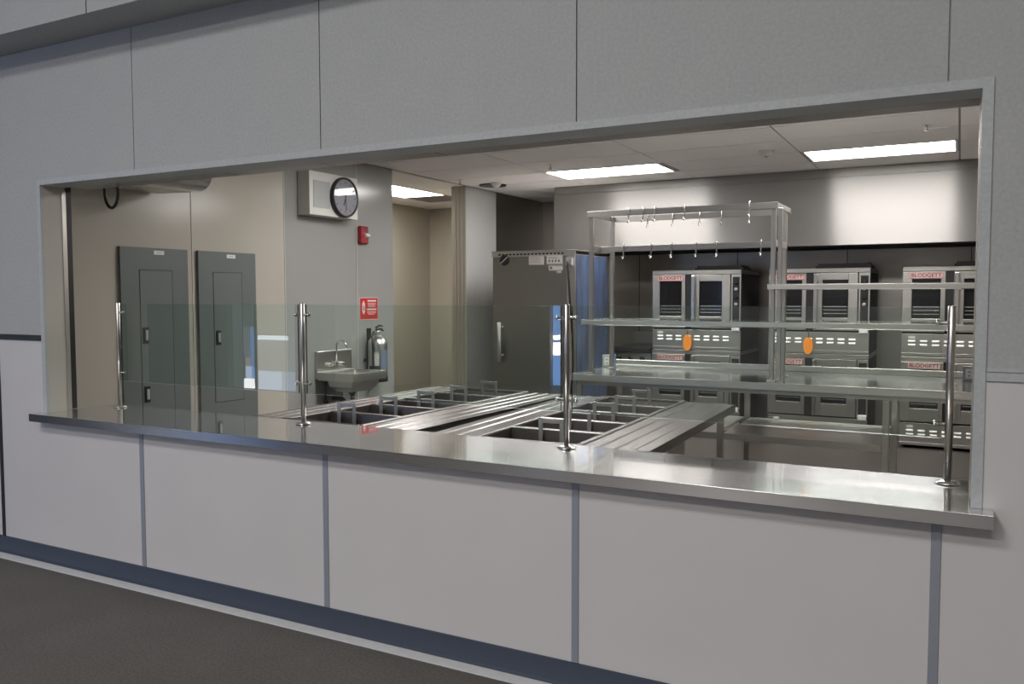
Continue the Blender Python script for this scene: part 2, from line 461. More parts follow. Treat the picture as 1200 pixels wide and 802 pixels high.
# ------------------------------------------------------------------ kitchen shell
mb = MB(); mb.box(-5.6, 3.2, .27, YB + .2, -.1, 0); struct('floor', mb, M['tile'])
# lay-in ceiling: tiles over a slightly darker grid
mb = MB(); mb.box(-5.6, 3.2, .27, YB + .2, ZK + .008, ZK + .1, 1)
gx0, gy0 = .02, 4.742
lights = [(-2.449, 4.742), (.028, 4.742), (-2.449, 2.30), (.028, 2.30)]
for i in range(-5, 4):
    for j in range(-8, 5):
        a, b = gx0 - .008 + i * P, gy0 - .012 + j * .6096
        if any(abs(a - lx) < .1 and abs(b - ly) < .1 for lx, ly in lights): continue
        xa, xb, ya, yb = max(a + .007, -3.70), min(a + P - .007, 3.18), max(b + .007, .29), min(b + .6096 - .007, YB)
        if xb - xa < .05 or yb - ya < .05: continue
        mb.box(xa, xb, ya, yb, ZK, ZK + .009, 0)
# alcove tiles run the other way
for (a, b, c, d) in ((-5.58, -4.98, 3.05, 5.28), (-5.58, -4.98, 5.29, 7.3), (-4.965, -4.325, 3.05, 4.675), (-4.965, -4.325, 6.49, 7.3), (-4.31, -3.71, 3.05, 5.28), (-4.31, -3.71, 5.29, 7.3)):
    mb.box(a, b, c, d, ZK, ZK + .009, 0)
struct('ceiling', mb, [M['ceil'], M['ceilgap']])

# left wall: sheets with trim strips; doorway between Y 3.84 and 5.235
mb = MB()
mb.box(WL - .19, WL - .003, .27, 3.85, 0, ZK, 2)
seams = [.27, .47, 1.41, 2.355, 3.29, 3.85]
for i, (a, b) in enumerate(zip(seams, seams[1:])):
    mb.box(WL - .003, WL, a, b, 0, ZK, 1 if b < 2.4 else 0)
for s in seams[1:-1]:
    mb.box(WL, WL + .004, s - .005, s + .005, 0, ZK, 3)
mb.box(WL - .19, WL - .01, 5.235, 7.2, 0, ZK, 2)
mb.box(WL - .01, WL, 5.237, 5.93, 0, ZK, 5)
mb.box(WL - .01, WL, 5.93, 7.2, 0, ZK, 4)
for xx in (.05, .10, .14): mb.box(WL - xx - .006, WL - xx, 5.229, 5.235, 0, ZK, 3)
struct('wall_left', mb, [M['frp'], M['frpwarm'], M['beige'], M['frptrim'], M['darkwall'], M['pier']])
mb = MB(); mb.box(-5.65, -5.45, 3.0, YB, 0, ZK); mb.box(-5.45, WL - .19, 3.0, 3.1, 0, ZK); struct('wall_alcove', mb, M['beige'])
mb = MB(); mb.box(-5.65, WL - .19, YB, YB + .2, 0, ZK, 1); mb.box(WL - .19, 3.2, YB, YB + .2, 0, ZK, 0)
for xx in (-2.3, -1.08, .14, 1.36): mb.box(xx - .004, xx + .004, YB - .003, YB, 0, ZK, 2)
struct('wall_back', mb, [M['steelwall'], M['beige'], M['gap']])
mb = MB(); mb.box(3.0, 3.2, .27, YB, 0, ZK); struct('wall_right', mb, M['beige'])

# ceiling lights
def light_box(w_, d_, name='ceiling_light'):
    t = thing(name, '', 'ceiling light')
    mb = MB()
    for a in ((0, w_, 0, .02), (0, w_, d_ - .02, d_), (0, .02, .02, d_ - .02), (w_ - .02, w_, .02, d_ - .02)):
        mb.box(a[0], a[1], a[2], a[3], -.001, .05)
    obj('frame', mb, M['white'], t)
    mb = MB(); mb.box(.02, w_ - .02, .02, d_ - .02, .004, .02); obj('lens', mb, M['lens'], t)
    return t
L = light_box(1.19, .58)
L.location = (-2.449, 4.742, ZK); L['label'] = 'lit rectangular ceiling light above the pot rack, left of the smoke detector'
spots = [((.028, 4.742, ZK), 'lit rectangular ceiling light right of the smoke detector, before the right hood end'),
         ((-2.449, 2.30, ZK), 'lit ceiling light over the left half of the steam tables, hidden by the header'),
         ((.028, 2.30, ZK), 'lit ceiling light over the right end of the counter, hidden by the header')]
for loc, lab in spots:
    c = copy_tree(L); c.location = loc; c['label'] = lab
L3 = light_box(.62, 1.19); L3.location = (-4.955, 4.69, ZK)
L3['label'] = 'lit ceiling light in the side passage, half hidden by the wall corner'

# return grille beyond the passage light
t = thing('ceiling_grille', 'dark return air grille in the passage ceiling beyond its light', 'vent', (-4.95, 5.91, ZK))
mb = MB(); mb.box(0, .6, 0, .56, .02, .03); obj('backing', mb, M['gap'], t)
mb = MB()
for k in range(12): mb.box(.02, .58, .02 + k * .045, .03 + k * .045, 0, .015)
obj('slats', mb, M['ceilgap'], t)

# ------------------------------------------------------------------ serving counter
t = thing('serving_counter', 'long stainless steel serving counter set in the wall opening', 'counter', (0, 0, 0))
mb = MB()
pts = [(-3.25, -.085), (1.37, -.085), (1.37, -.002), (XR - .002, -.002), (XR - .002, .435), (-3.208, .435), (-3.208, -.008), (-3.25, -.008)]
pts = [(-3.25, -.085), (1.37, -.085), (1.37, -.0075), (XR - .002, -.0075), (XR - .002, .435), (XL + .002, .435), (XL + .002, -.0075), (-3.25, -.0075)]
mb.prism(pts, 2, ZC - .004, ZC)
for v in mb.bm.verts: v.co.z -= (v.co.y + .085) * .0045      # the sheet falls two millimetres to the back
obj('countertop', mb, M['counter'], t, .0015)
mb = MB()
mb.box(-3.25, 1.37, -.085, -.083, ZC - .042, ZC - .004); mb.box(-3.25, 1.37, -.083, -.0075, ZC - .042, ZC - .040)
mb.box(-3.25, -3.248, -.083, -.0075, ZC - .04, ZC - .004); mb.box(1.368, 1.37, -.083, -.0075, ZC - .04, ZC - .004)
mb.box(-2.4405, -2.437, -.0856, -.085, ZC - .042, ZC - .001)
obj('front_edge', mb, M['fascia'], t)
mb = MB(); mb.box(XL + .002, XR - .002, .285, .435, ZC - .05, ZC - .004); obj('rear_edge', mb, M['steel'], t)

# ------------------------------------------------------------------ sneeze guard
t = thing('sneeze_guard', 'clear glass sneeze guard on four steel posts along the counter', 'sneeze guard', (0, .335, ZC))
PX = [-3.045, -1.645, -.190, 1.243]
for i, px in enumerate(PX):
    mb = MB(); mb.lathe([(.0125, .012), (.0125, .607), (.010, .61)], (px, 0, 0), n=24)
    p = obj('post', mb, M['post'], t)
    mb = MB(); mb.lathe([(.040, .001), (.040, .005), (.016, .012)], (px, 0, 0), n=32); obj('flange', mb, M['chrome'], p)
    for z in (.205, .552):
        for s in (-1, 1):
            if (i == 0 and s < 0) or (i == 3 and s > 0): continue
            mb = MB(); mb.lathe([(.0065, 0), (.0065, .026), (.010, .027), (.010, .034), (.008, .036)], (0, 0, 0), axis=0, n=14)
            if s < 0:
                for v in mb.bm.verts: v.co.x = -v.co.x
            for v in mb.bm.verts: v.co.x += px + s * .0128; v.co.z += z
            obj('clamp', mb, M['chrome'], p)
for a, b in zip(PX, PX[1:]):
    mb = MB(); x0, x1 = a + .026, b - .026
    f = mb.box(x0, x1, -.005, .005, .155, .603, 0)
    for q in f:
        n = q.calc_center_median()
        if abs(n.y) < .004: q.material_index = 1 if abs(n.z - .379) > .1 else 2
    obj('glass_panel', mb, [M['glass'], M['glassedge'], M['glassend']], t)

# ------------------------------------------------------------------ rolling shutter
t = thing('rolling_shutter', 'rolled up steel shutter across the head of the opening', 'shutter', (0, .14, 0))
mb = MB(); mb.box(XL + .034, XR - .001, .012, .125, ZT + .002, ZT + .05)
for k in range(1, 7): mb.box(XL + k * .62, XL + k * .62 + .004, .02, .12, ZT, ZT + .003)
obj('bottom_bar', mb, M['darkwall'], t, .002)
mb = MB(); mb.lathe([(.09, XL), (.09, XR)], (0, .14, ZT + .22), axis=0, n=24); obj('curtain_roll', mb, M['steel'], t)
for s, xx in ((1, XL), (-1, XR)):
    mb = MB(); a, b = sorted((xx - s * .04, xx - s * .001)); mb.box(a, b, .002, .038, ZC + .002, ZT + .12, 0)
    mb2 = MB(); a, b = sorted((xx + s * .0005, xx + s * .004)); mb2.box(a, b, -.022, .003, ZC + .002, ZT - .02, 0)
    gr = obj('guide_rail', mb, M['black'], t)
    obj('rail_angle', mb2, M['post'], gr)
# black cable loop and pale housing by the top left of the opening
mb = MB(); mb.tube([(-3.085, .268, 2.15), (-3.085, .29, 2.15), (-3.083, .3, 2.13)] + [(-3.025 + .058 * math.cos(math.radians(a)), .3, 2.10 + .095 * math.sin(math.radians(a))) for a in range(190, 351, 16)] + [(-2.967, .3, 2.13), (-2.965, .29, 2.15), (-2.965, .268, 2.15)], .0085, 10)
tag(obj('hanging_cable', mb, M['black']), 'black cable hanging in a loop at the top left of the opening', 'cable')
t = thing('ceiling_housing', 'pale metal housing with a rounded bright end above the left wall', 'housing', (-3.62, .70, 2.205))
mb = MB()
mb.prism([(0, 0), (.33, -.010), (.33, .30), (0, .30)], 1, 0, .40); obj('shell', mb, M['rust'], t, .004)
prof = [(.332, -.010)] + [(.40 + .13 * math.sin(math.radians(a)), .12 - .13 * math.cos(math.radians(a))) for a in range(0, 91, 10)] + [(.53, .30), (.332, .30)]
mb = MB(); mb.prism(prof, 1, -.006, .406); obj('rounded_end', mb, M['chrome'], t, .002)
mb = MB(); mb.tube([(.545, .02, .30), (.545, .02, .13), (.53, .02, .07)], .009); obj('edge_pipe', mb, M['platered'], t)
mb = MB(); mb.box(-.03, 0, .05, .35, .02, .28); obj('wall_bracket', mb, M['steel'], t)
for xx in (.06, .24):
    mb = MB(); mb.box(xx, xx + .04, .1, .3, .30, ZK - 2.207); obj('hanger', mb, M['steel'], t)

# ------------------------------------------------------------------ steam tables
def steam_table(label, loc, rz, hoff):
    t = thing('steam_table', label, 'steam table', loc, rz)
    ZTB = .852
    mb = MB()      # top: rim and bars between five wells
    WX0, WX1 = -.24, .24
    mb.box(-.29, WX0, 0, 1.72, ZTB - .02, ZTB); mb.box(WX1, .27, 0, 1.72, ZTB - .02, ZTB)
    ys = [.012 + .345 * k for k in range(6)]
    for k, y in enumerate(ys):
        y0 = 0 if k == 0 else y - .034
        y1 = .012 if k == 0 else (1.72 if k == 5 else y)
        mb.box(WX0, WX1, y0, y1, ZTB - .02, ZTB)
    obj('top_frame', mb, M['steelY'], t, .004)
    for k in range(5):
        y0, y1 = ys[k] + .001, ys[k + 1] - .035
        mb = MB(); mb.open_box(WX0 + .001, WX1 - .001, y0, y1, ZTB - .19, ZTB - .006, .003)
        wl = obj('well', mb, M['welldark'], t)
        # U-shaped lift-out handle standing in the well against the bar behind it
        hx0, hx1 = hoff[k]; yh = y1 - .022
        mb = MB()
        for hx in (hx0, hx1):
            mb.box(hx - .011, hx + .011, yh - .006, yh + .002, ZTB - .15, ZTB + .058)
        mb.box(hx0 + .011, hx1 - .011, yh - .006, yh + .002, ZTB + .034, ZTB + .055)
        mb.box(hx0 + .011, hx1 - .011, yh - .005, yh + .001, ZTB - .135, ZTB - .12)
        obj('well_handle', mb, M['handle'], t, .002)
    # tray slides both sides, with raised ribs
    for nm, a, b, ribs in (('tray_slide', -.505, -.292, (-.45, -.37)), ('tray_slide', .272, .572, (.34, .42, .50))):
        mb = MB(); mb.box(a, b, 0, 1.70, ZTB - .012, ZTB - .006)
        e = a if a < 0 else b
        s = 1 if a < 0 else -1
        mb.box(min(e, e + s * .004), max(e, e + s * .004), 0, 1.70, ZTB - .05, ZTB - .006)
        for r in ribs:
            mb.prism([(r - .014, ZTB - .0062), (r - .005, ZTB - .003), (r + .005, ZTB - .003), (r + .014, ZTB - .0062)], 1, .004, 1.696)
        sl = obj(nm, mb, M['steelY'], t, .0015)
        for yb in (.25, .95, 1.6):
            mb = MB(); u = -.27 if a < 0 else .27
            v = a + .03 if a < 0 else b - .03
            mb.prism([(u, ZTB - .014), (v, ZTB - .014), (u, ZTB - .2)], 1, yb, yb + .012)
            obj('bracket', mb, M['steel'], sl)
    mb = MB(); mb.box(-.27, .265, .02, 1.70, .48, ZTB - .2); mb.box(-.27, -.262, .02, 1.70, ZTB - .2, ZTB - .021); mb.box(.257, .265, .02, 1.70, ZTB - .2, ZTB - .021); mb.box(-.262, .257, 1.692, 1.70, ZTB - .2, ZTB - .021)
    obj('body', mb, M['steel'], t)
    for sx in (-.23, .225):
        for sy in (.06, 1.66):
            mb = MB(); mb.lathe([(.012, 0), (.022, .02), (.02, .05), (.02, .48)], (sx, sy, 0), n=16); obj('leg', mb, M['steel'], t)
    mb = MB(); mb.box(-.25, .25, .03, 1.69, .2, .22); obj('undershelf', mb, M['steel'], t)
    return t
steam_table('stainless steam table with five open wells, left one behind the counter', (-1.632, .462, 0), math.radians(-2.0),
            [(-.155, -.045), (-.135, -.025), (-.115, -.005), (-.10, .01), (-.08, .03)])
steam_table('stainless steam table with five open wells, right one below the pot rack', (-.44, .449, 0), math.radians(1.3),
            [(-.066, .045), (-.06, .05), (-.055, .055), (-.05, .06), (-.06, .045)])

# ------------------------------------------------------------------ work table
WT = .90
t = thing('work_table', 'long stainless work table with undershelf in front of the ovens', 'work table', (0, 3.0, 0))
WX0, WX1 = -1.375, 2.2
mb = MB()
mb.box(WX0, WX1, 0, 1.0, WT - .004, WT)
mb.box(WX0, WX0 + .003, .003, 1.0, WT - .05, WT - .004); mb.box(WX1 - .003, WX1, .003, 1.0, WT - .05, WT - .004)
obj('tabletop', mb, M['tabletop'], t, .002)
mb = MB(); mb.box(WX0, WX1, -.003, -.0003, WT - .05, WT - .001); obj('front_edge', mb, M['lip'], t, .001)
mb = MB(); mb.box(WX0, WX1, .975, 1.0, WT + .0005, WT + .045); obj('rear_upstand', mb, M['steel'], t, .003)
mb = MB(); mb.box(WX0 + .05, WX1 - .05, .05, .09, WT - .085, WT - .052); mb.box(WX0 + .05, WX1 - .05, .91, .95, WT - .085, WT - .052); obj('rail_frame', mb, M['steel'], t)
for lx in (-1.31, -.222, .858, 1.95):
    for ly in (.06, .92):
        mb = MB(); mb.box(lx - .021, lx + .021, ly - .021, ly + .021, .03, WT - .086); mb.lathe([(.02, 0), (.026, .012), (.016, .03)], (lx, ly, 0), n=16)
        obj('leg', mb, M['steel'], t, .003)
mb = MB()
for a, b in ((-1.285, -.247), (-.197, .833), (.883, 1.925)):
    if a > .8: continue
    mb.box(a, b, .05, .94, .515, .52); mb.box(a, b, .05, .053, .475, .515); mb.box(a, b, .937, .94, .475, .515)
obj('undershelf', mb, M['steel'], t)

# overshelf and pot rack standing on the table
t = thing('pot_rack', 'tall stainless pot rack with overshelves standing on the work table', 'pot rack', (0, 3.1, WT))
RZ = 2.14 - WT
posts = [(-1.235, 0), (-1.245, .46), (.120, 0), (.112, .46)]
for px, py in posts:
    mb = MB(); mb.box(px - .016, px + .016, py - .016, py + .016, .008, RZ - .002); p = obj('post', mb, M['post'], t, .004)
    mb = MB(); mb.box(px - .03, px + .03, py - .03, py + .03, .001, .008); obj('foot', mb, M['steel'], p)
mb = MB(); mb.box(.152, .180, -.016, .012, .008, RZ - .04); obj('post', mb, M['post'], t, .003)
for yy, nm in ((-.022, 'front_rail'), (.482, 'rear_rail')):
    mb = MB(); mb.box(-1.262, .150, yy - .004, yy + .004, RZ - .045, RZ); obj(nm, mb, M['rail'], t, .001)
for xx in (-1.258, .137):
    mb = MB(); mb.box(xx, xx + .008, -.018, .478, RZ - .036, RZ); obj('end_rail', mb, M['post'], t, .001)
for xx in (-1.258, .128):
    mb = MB(); mb.box(xx - .004, xx + .004, .018, .442, .94, .985); obj('cross_brace', mb, M['steel'], t, .001)
mb = MB(); mb.box(-1.252, .122, .226, .234, .943, .985); obj('hook_rail', mb, M['rail'], t, .001)
# overshelves
def shelf(x0, x1, z, y0=-.05, y1=.47):
    mb = MB(); mb.box(x0, x1, y0, y1, z - .003, z); mb.box(x0, x1, y0, y0 + .003, z - .038, z - .003, 1); mb.box(x0, x1, y1 - .003, y1, z - .038, z - .003)
    mb.box(x0, x0 + .003, y0 + .003, y1 - .003, z - .038, z - .003)
    mb.box(x0 + .003, x1, y0 + .003, y0 + .015, z - .041, z - .038)
    return mb
obj('shelf', shelf(-1.30, 2.1, 1.316 - WT), [M['tabletop'], M['lip']], t, .002)
obj('shelf', shelf(.092, 2.1, 1.578 - WT), [M['tabletop'], M['lip']], t, .002)
for py in (0, .46):
    mb = MB(); mb.box(1.92, 1.95, py - .016, py + .016, .004, .72); obj('post', mb, M['post'], t, .003)

# hooks on the rails
def hook_mesh():
    mb = MB()
    pts = [(0, .010, -.02), (0, .010, .004)] + arc((0, 0, .004), .010, 0, 180, 6, 'yz')[1:] + [(0, -.011, -.06), (0, -.011, -.085)]
    pts += arc((0, -.027, -.085), .016, 0, -200, 9, 'yz')[1:]
    mb.tube(pts, .0042, 8)
    return mb
first = None
ORD = ['leftmost', 'second from left', 'third from left', 'fourth from left', 'fifth from left', 'rightmost']
rows = [('upper front rail', 3.078, 2.14, [-.925, -.815, -.725, -.50, -.04]),
        ('upper rear rail', 3.582, 2.14, [-.95, -.745, -.53, -.36, -.15]),
        ('lower middle rail', 3.33, 1.885, [-1.06, -.835, -.675, -.485, -.33, -.01])]
for nm, y, z, xs in rows:
    for i, x in enumerate(xs):
        if first is None:
            o = first = obj('pot_hook', hook_mesh(), M['chrome'])
        else:
            o = first.copy(); C.objects.link(o)
        o.location = (x, y, z + .001)
        which = 'rightmost' if i == len(xs) - 1 else ORD[i]
        tag(o, 'empty steel pot hook on the %s of the rack, %s' % (nm, which), 'hook', 'hooks on the pot rack')

# power outlets on the table
def outlet(label, loc, blue):
    t = thing('outlet_box', label, 'outlet', loc)
    mb = MB(); mb.box(-.042, .042, -.03, .03, .001, .10); obj('box', mb, M['outlet'], t, .004)
    mb = MB(); mb.box(-.022, .022, -.034, -.0305, .018, .085); pl = obj('cover_plate', mb, M['white'], t, .001)
    for zz in (.035, .062):
        mb = MB(); mb.box(-.009, .009, -.0362, -.0342, zz - .006, zz + .006); obj('socket', mb, M['outlet'], pl)
    if blue:
        mb = MB(); mb.box(.043, .075, -.02, -.012, .001, .11); obj('film_strip', mb, M['bluestrip'], t)
outlet('grey outlet box with white cover at the left rear of the table', (-1.34, 3.72, WT), True)
outlet('grey outlet box with white cover at the right rear of the table', (1.335, 3.80, WT), False)

# ------------------------------------------------------------------ convection ovens
def make_oven():
    """origin: left front corner at the base; front faces -Y"""
    W, D, H = .975, .90, .868
    t = thing('convection_oven', '', 'oven')
    mb = MB(); mb.box(0, W, .035, D, .0, H - .045); obj('body', mb, M['ovenside'], t)
    mb = MB(); mb.box(-.002, W + .002, .0, D, H - .044, H); obj('top_panel', mb, M['oven'], t, .003)
    # lower vent panel with two rows of louvers
    mb = MB(); mb.box(0, W, .003, .034, .0, .218); mb.box(0, W, .0, .003, .022, .03)
    vp = obj('vent_panel', mb, M['oven'], t, .002)
    for k in range(8):
        x = .06 + k * .104
        mb = MB()
        for z in (.105, .142):
            mb.prism([(.0028, z), (-.008, z - .004), (-.008, z + .004), (.0028, z + .014)], 0, x, x + .062, 0)
        obj('louver', mb, M['louver'], vp)
    mb = MB(); mb.box(.06, .12, .0015, .0029, .172, .196); obj('rating_label', mb, M['sticker'], vp)
    def door(x0, x1, wx0, wx1, nm):
        mb = MB(); z0, z1 = .237, .818; wz0, wz1 = .365, .748
        y0, y1 = -.012, .034
        mb.box(x0, wx0, y0, y1, z0, z1); mb.box(wx1, x1, y0, y1, z0, z1); mb.box(wx0, wx1, y0, y1, wz1, z1); mb.box(wx0, wx1, y0, y1, z0, wz0)
        d = obj('door', mb, M['oven'], t, .003)
        mb = MB(); mb.box(wx0 + .001, wx1 - .001, .004, .010, wz0 + .001, wz1 - .001); wn = obj('window', mb, M['blackglass'], d)
        mb = MB()
        for z in (.405, .44, .475):
            mb.box(wx0 + .012, wx1 - .012, .0005, .0038, z, z + .008)
        obj('oven_rack', mb, M['rack'], wn)
        return d
    d1 = door(.0, .372, .082, .332, 'left')
    d2 = door(.445, .865, .528, .776, 'right')
    mb = MB(); mb.box(.06, .35, -.016, -.0125, .753, .812, 0); pl = obj('nameplate', mb, M['platered'], d1, .002, label='red bordered nameplate')
    mb = MB(); mb.box(.064, .346, -.0172, -.0162, .757, .808, 0); obj('plate_face', mb, M['plate'], pl)
    # handle standing off the right-hand door beside the gap
    mb = MB(); mb.box(.449, .489, -.058, -.036, .25, .81); hd = obj('handle', mb, M['chrome'], d2, .006)
    mb = MB(); mb.box(.460, .478, -.036, -.0125, .30, .33); mb.box(.460, .478, -.036, -.0125, .74, .77); obj('handle_mount', mb, M['oven'], hd)
    mb = MB(); mb.box(.374, .443, .0, .034, .237, .818); obj('centre_gap', mb, M['black'], t)
    # control column
    mb = MB(); mb.box(.872, W, -.002, .034, .237, .818, 1); mb.box(.888, .962, -.006, -.002, .25, .79, 0)
    cp = obj('control_panel', mb, [M['black'], M['oven']], t, .002)
    for z, r in ((.735, .022), (.66, .014), (.58, .022), (.50, .014)):
        mb = MB(); mb.lathe([(r * 1.3, -.008), (r * 1.3, -.012), (r, -.014), (r * .9, -.032)], (.925, 0, z), axis=1, n=18)
        mb.box(.922, .928, -.035, -.032, z - r * .8, z + r * .8)
        obj('knob', mb, M['outlet'] if r < .02 else M['black'], cp)
    mb = MB(); mb.box(.885, .968, -.03, -.003, .212, .268); obj('latch_block', mb, M['white'], t, .008)
    mb = MB(); mb.box(.44, .97, .12, .5, H + .001, H + .03); mb.box(.46, .95, .14, .48, H + .03, H + .05); obj('flue', mb, M['ovenside'], t)
    return t, pl
ov, plate = make_oven()
text_mesh('lettering', 'BLODGETT', .05, M['letter'], plate, (.205, -.0178, .7825), (PI / 2, 0, 0), width=.26, bold=.0006)
OY = 6.15
places = [(-1.77, .905, 'upper one of the stack nearest the tall cabinet'),
          (-1.77, .03, 'lower one of the stack nearest the tall cabinet'),
          (-.502, .905, 'upper one of the middle stack, behind the rack posts'),
          (-.502, .03, 'lower one of the middle stack, behind the table'),
          (.768, .905, 'upper one of the right stack, beside the opening edge'),
          (.768, .03, 'lower one of the right stack, behind the table')]
for i, (x, z, lab) in enumerate(places):
    o = ov if i == 0 else copy_tree(ov)
    o.location = (x, OY, z)
    tag(o, 'double door convection oven, ' + lab, 'oven', 'convection ovens')
    if z < .1:
        fl = [c for c in o.children if c.name.startswith('flue')][0]
        bpy.data.objects.remove(fl)
        for lx in (.06, .915):
            for ly in (.1, .82):
                mb = MB(); mb.lathe([(.02, -.03), (.03, -.024), (.03, -.006), (.03, -.0005)], (lx, ly, 0), n=14); obj('foot', mb, M['black'], o)
# orange tags hanging at the door gap
def orange_tag(label, loc):
    t = thing('hanging_tag', label, 'tag', loc)
    mb = MB(); mb.prism([(.048 * math.cos(a * PI / 10), -.065 + .09 * math.sin(a * PI / 10)) for a in range(20)], 1, -.004, .004)
    obj('card', mb, M['orange'], t, .002)
    mb = MB(); mb.tube([(0, -.002, .02), (.004, -.006, .05), (0, .0, .10)], .003); obj('string', mb, M['black'], t)
orange_tag('orange tag hanging between the doors of the left oven stack', (-1.365, OY - .022, 1.045))
orange_tag('orange tag hanging between the doors of the middle oven stack', (-.10, OY - .022, 1.045))

# black topped range left of the ovens
t = thing('range', 'low black topped range between the cabinet and the left ovens', 'range', (-2.30, 6.2, 0))
mb = MB(); mb.box(0, .48, .05, .88, .12, .845); obj('body', mb, M['steel'], t, .004)
mb = MB(); mb.box(-.005, .485, 0, .9, .85, .905); obj('cooktop', mb, M['black'], t, .006)
mb = MB(); mb.box(0, .48, .82, .9, .906, 1.05); obj('backguard', mb, M['steel'], t, .004)
mb = MB(); mb.box(.03, .45, .03, .05, .2, .70); dr = obj('door', mb, M['oven'], t, .004)
mb = MB(); mb.tube([(.06, .0, .66), (.42, .0, .66)], .01); mb.box(.06, .08, 0, .03, .65, .67); mb.box(.40, .42, 0, .03, .65, .67); obj('handle', mb, M['chrome'], dr)
for k in range(3):
    mb = MB(); mb.lathe([(.025, .05), (.025, .02), (.018, .0)], (.1 + k * .14, 0, .78), axis=1, n=16); obj('knob', mb, M['black'], t)
for lx in (.05, .43):
    for ly in (.1, .8):
        mb = MB(); mb.lathe([(.025, 0), (.02, .12)], (lx, ly, 0), n=14); obj('leg', mb, M['steel'], t)

# ------------------------------------------------------------------ exhaust hood
HX0, HX1, HY = -2.85, 2.6, 5.85
t = thing('exhaust_hood', 'long stainless exhaust hood over the ovens', 'hood', (HX0, HY, 1.985))
W = HX1 - HX0; HH = ZK - .001 - 1.985; SZ = 2.645 - 1.985
mb = MB(); mb.box(0, W, 0, .02, 0, SZ - .003); obj('front_panel', mb, M['hood'], t, .002)
mb = MB(); mb.box(0, W, .006, .02, SZ, HH); obj('closure_panel', mb, M['hood'], t, .001)
mb = MB(); mb.box(0, .02, .021, 1.34, 0, HH); mb.box(W - .02, W, .021, 1.34, 0, HH); obj('side_panel', mb, M['steel'], t)
mb = MB(); mb.box(.021, W - .021, .021, 1.34, .50, .52); mb.box(.021, W - .021, .75, 1.33, .02, .03)
mb.box(.021, W - .021, .73, .75, .02, .5); obj('plenum', mb, M['hooddark'], t)
mb = MB(); mb.box(.021, W - .021, .021, .10, 0, .02); obj('grease_lip', mb, M['hooddark'], t)
mb = MB()
for k in range(10): mb.box(.1 + k * .53, .58 + k * .53, .70, .728, .06, .46)
obj('filter_bank', mb, M['welldark'], t, .004)

# ------------------------------------------------------------------ tall cabinet
t = thing('upright_cabinet', 'tall stainless cabinet with round vent, stickers and hanging cord', 'cabinet', (-3.12, 4.9, 0))
cw, cd, ch = .96, .86, 1.965
mb = MB(); mb.box(.0, .86, .0, .02, .1, ch - .06); obj('face_panel', mb, M['cabface'], t, .003)
mb = MB(); mb.box(.0, cw - .006, .021, cd, .1, ch - .045); obj('body', mb, M['steel'], t, .003)
mb = MB(); mb.box(.862, cw - .006, .0, .02, .1, ch - .06); obj('corner_post', mb, M['steel'], t, .003)
mb = MB(); mb.box(-.012, cw + .004, -.008, cd, ch - .012, ch); mb.box(-.012, cw - .006, .0, .02, ch - .058, ch - .013)
tp = obj('top_rim', mb, M['steel'], t, .002)
mb = MB()
for k in range(18): mb.box(.07 + k * .043, .07 + k * .043 + .026, -.0025, -.0002, ch - .044, ch - .028)
obj('vent_slots', mb, M['black'], tp)
mb = MB(); mb.box(cw - .005, cw, .03, cd, .12, ch - .05); obj('side_film', mb, M['film'], t, label='side covered in blue protective film')
mb = MB(); mb.lathe([(.055, -.001), (.055, -.012), (.045, -.014)], (.145, 0, 1.872), axis=1, n=28, m=0)
vt = obj('round_vent', mb, M['black'], t)
mb = MB(); mb.prism([(.10, 1.842), (.108, 1.834), (.19, 1.902), (.182, 1.910)], 1, -.018, -.0145); obj('vent_bar', mb, M['steel'], vt)
# stickers
def sticker(x0, x1, z0, z1, kind):
    mb = MB(); mb.box(x0, x1, -.0015, -.0002, z0, z1, 0)
    w_, h_ = x1 - x0, z1 - z0
    mb.box(x0 + .004, x1 - .004, -.0022, -.0016, z1 - .007, z1 - .004, 1); mb.box(x0 + .004, x1 - .004, -.0022, -.0016, z0 + .004, z0 + .007, 1)
    if kind == 1:
        for k in range(4): mb.box(x0 + w_ * (.12 + .2 * k), x0 + w_ * (.22 + .2 * k), -.0022, -.0016, z0 + h_ * .22, z0 + h_ * .45, 1)
        mb.box(x0 + w_ * .1, x1 - w_ * .3, -.0022, -.0016, z0 + h_ * .62, z0 + h_ * .68, 1)
    elif kind == 2:
        for k in range(4): mb.box(x0 + w_ * .1, x1 - w_ * (.2 + .1 * (k % 2)), -.0022, -.0016, z0 + h_ * (.25 + .16 * k), z0 + h_ * (.29 + .16 * k), 1)
    else:
        mb.box(x0 + w_ * .08, x0 + w_ * .25, -.0022, -.0016, z0 + h_ * .3, z0 + h_ * .75, 1)
    obj('sticker', mb, [M['sticker'], M['print']], t)
sticker(.43, .605, 1.815, 1.915, 2); sticker(.635, .815, 1.82, 1.92, 1); sticker(.66, .815, 1.755, 1.808, 3); sticker(.745, .80, 1.728, 1.752, 3)
# plug box, cord and push handle
mb = MB(); mb.box(.858, .93, -.03, -.0005, 1.80, 1.875); pb = obj('cord_box', mb, M['outlet'], t, .005)
mb = MB(); mb.tube([(.895, -.028, 1.85), (.893, -.05, 1.84), (.90, -.055, 1.78), (.915, -.05, 1.5), (.945, -.045, 1.1), (.95, -.04, .8), (.93, -.04, .5)], .011, 10); obj('power_cord', mb, M['black'], t)
mb = MB(); mb.tube([(.105, -.055, .80), (.105, -.055, 1.22)], .019, 14)
for z in (.87, 1.17): mb.tube([(.105, -.055, z), (.125, -.0005, z)], .010, 10)
obj('push_handle', mb, M['matgrey'], t)
for lx in (.07, .88):
    for ly in (.08, .78):
        mb = MB(); mb.lathe([(.048, -.015), (.05, 0), (.048, .015)], (lx, ly, .051), axis=0, n=18); mb.box(lx - .022, lx + .022, ly - .02, ly + .02, .06, .10); obj('caster', mb, M['black'], t)

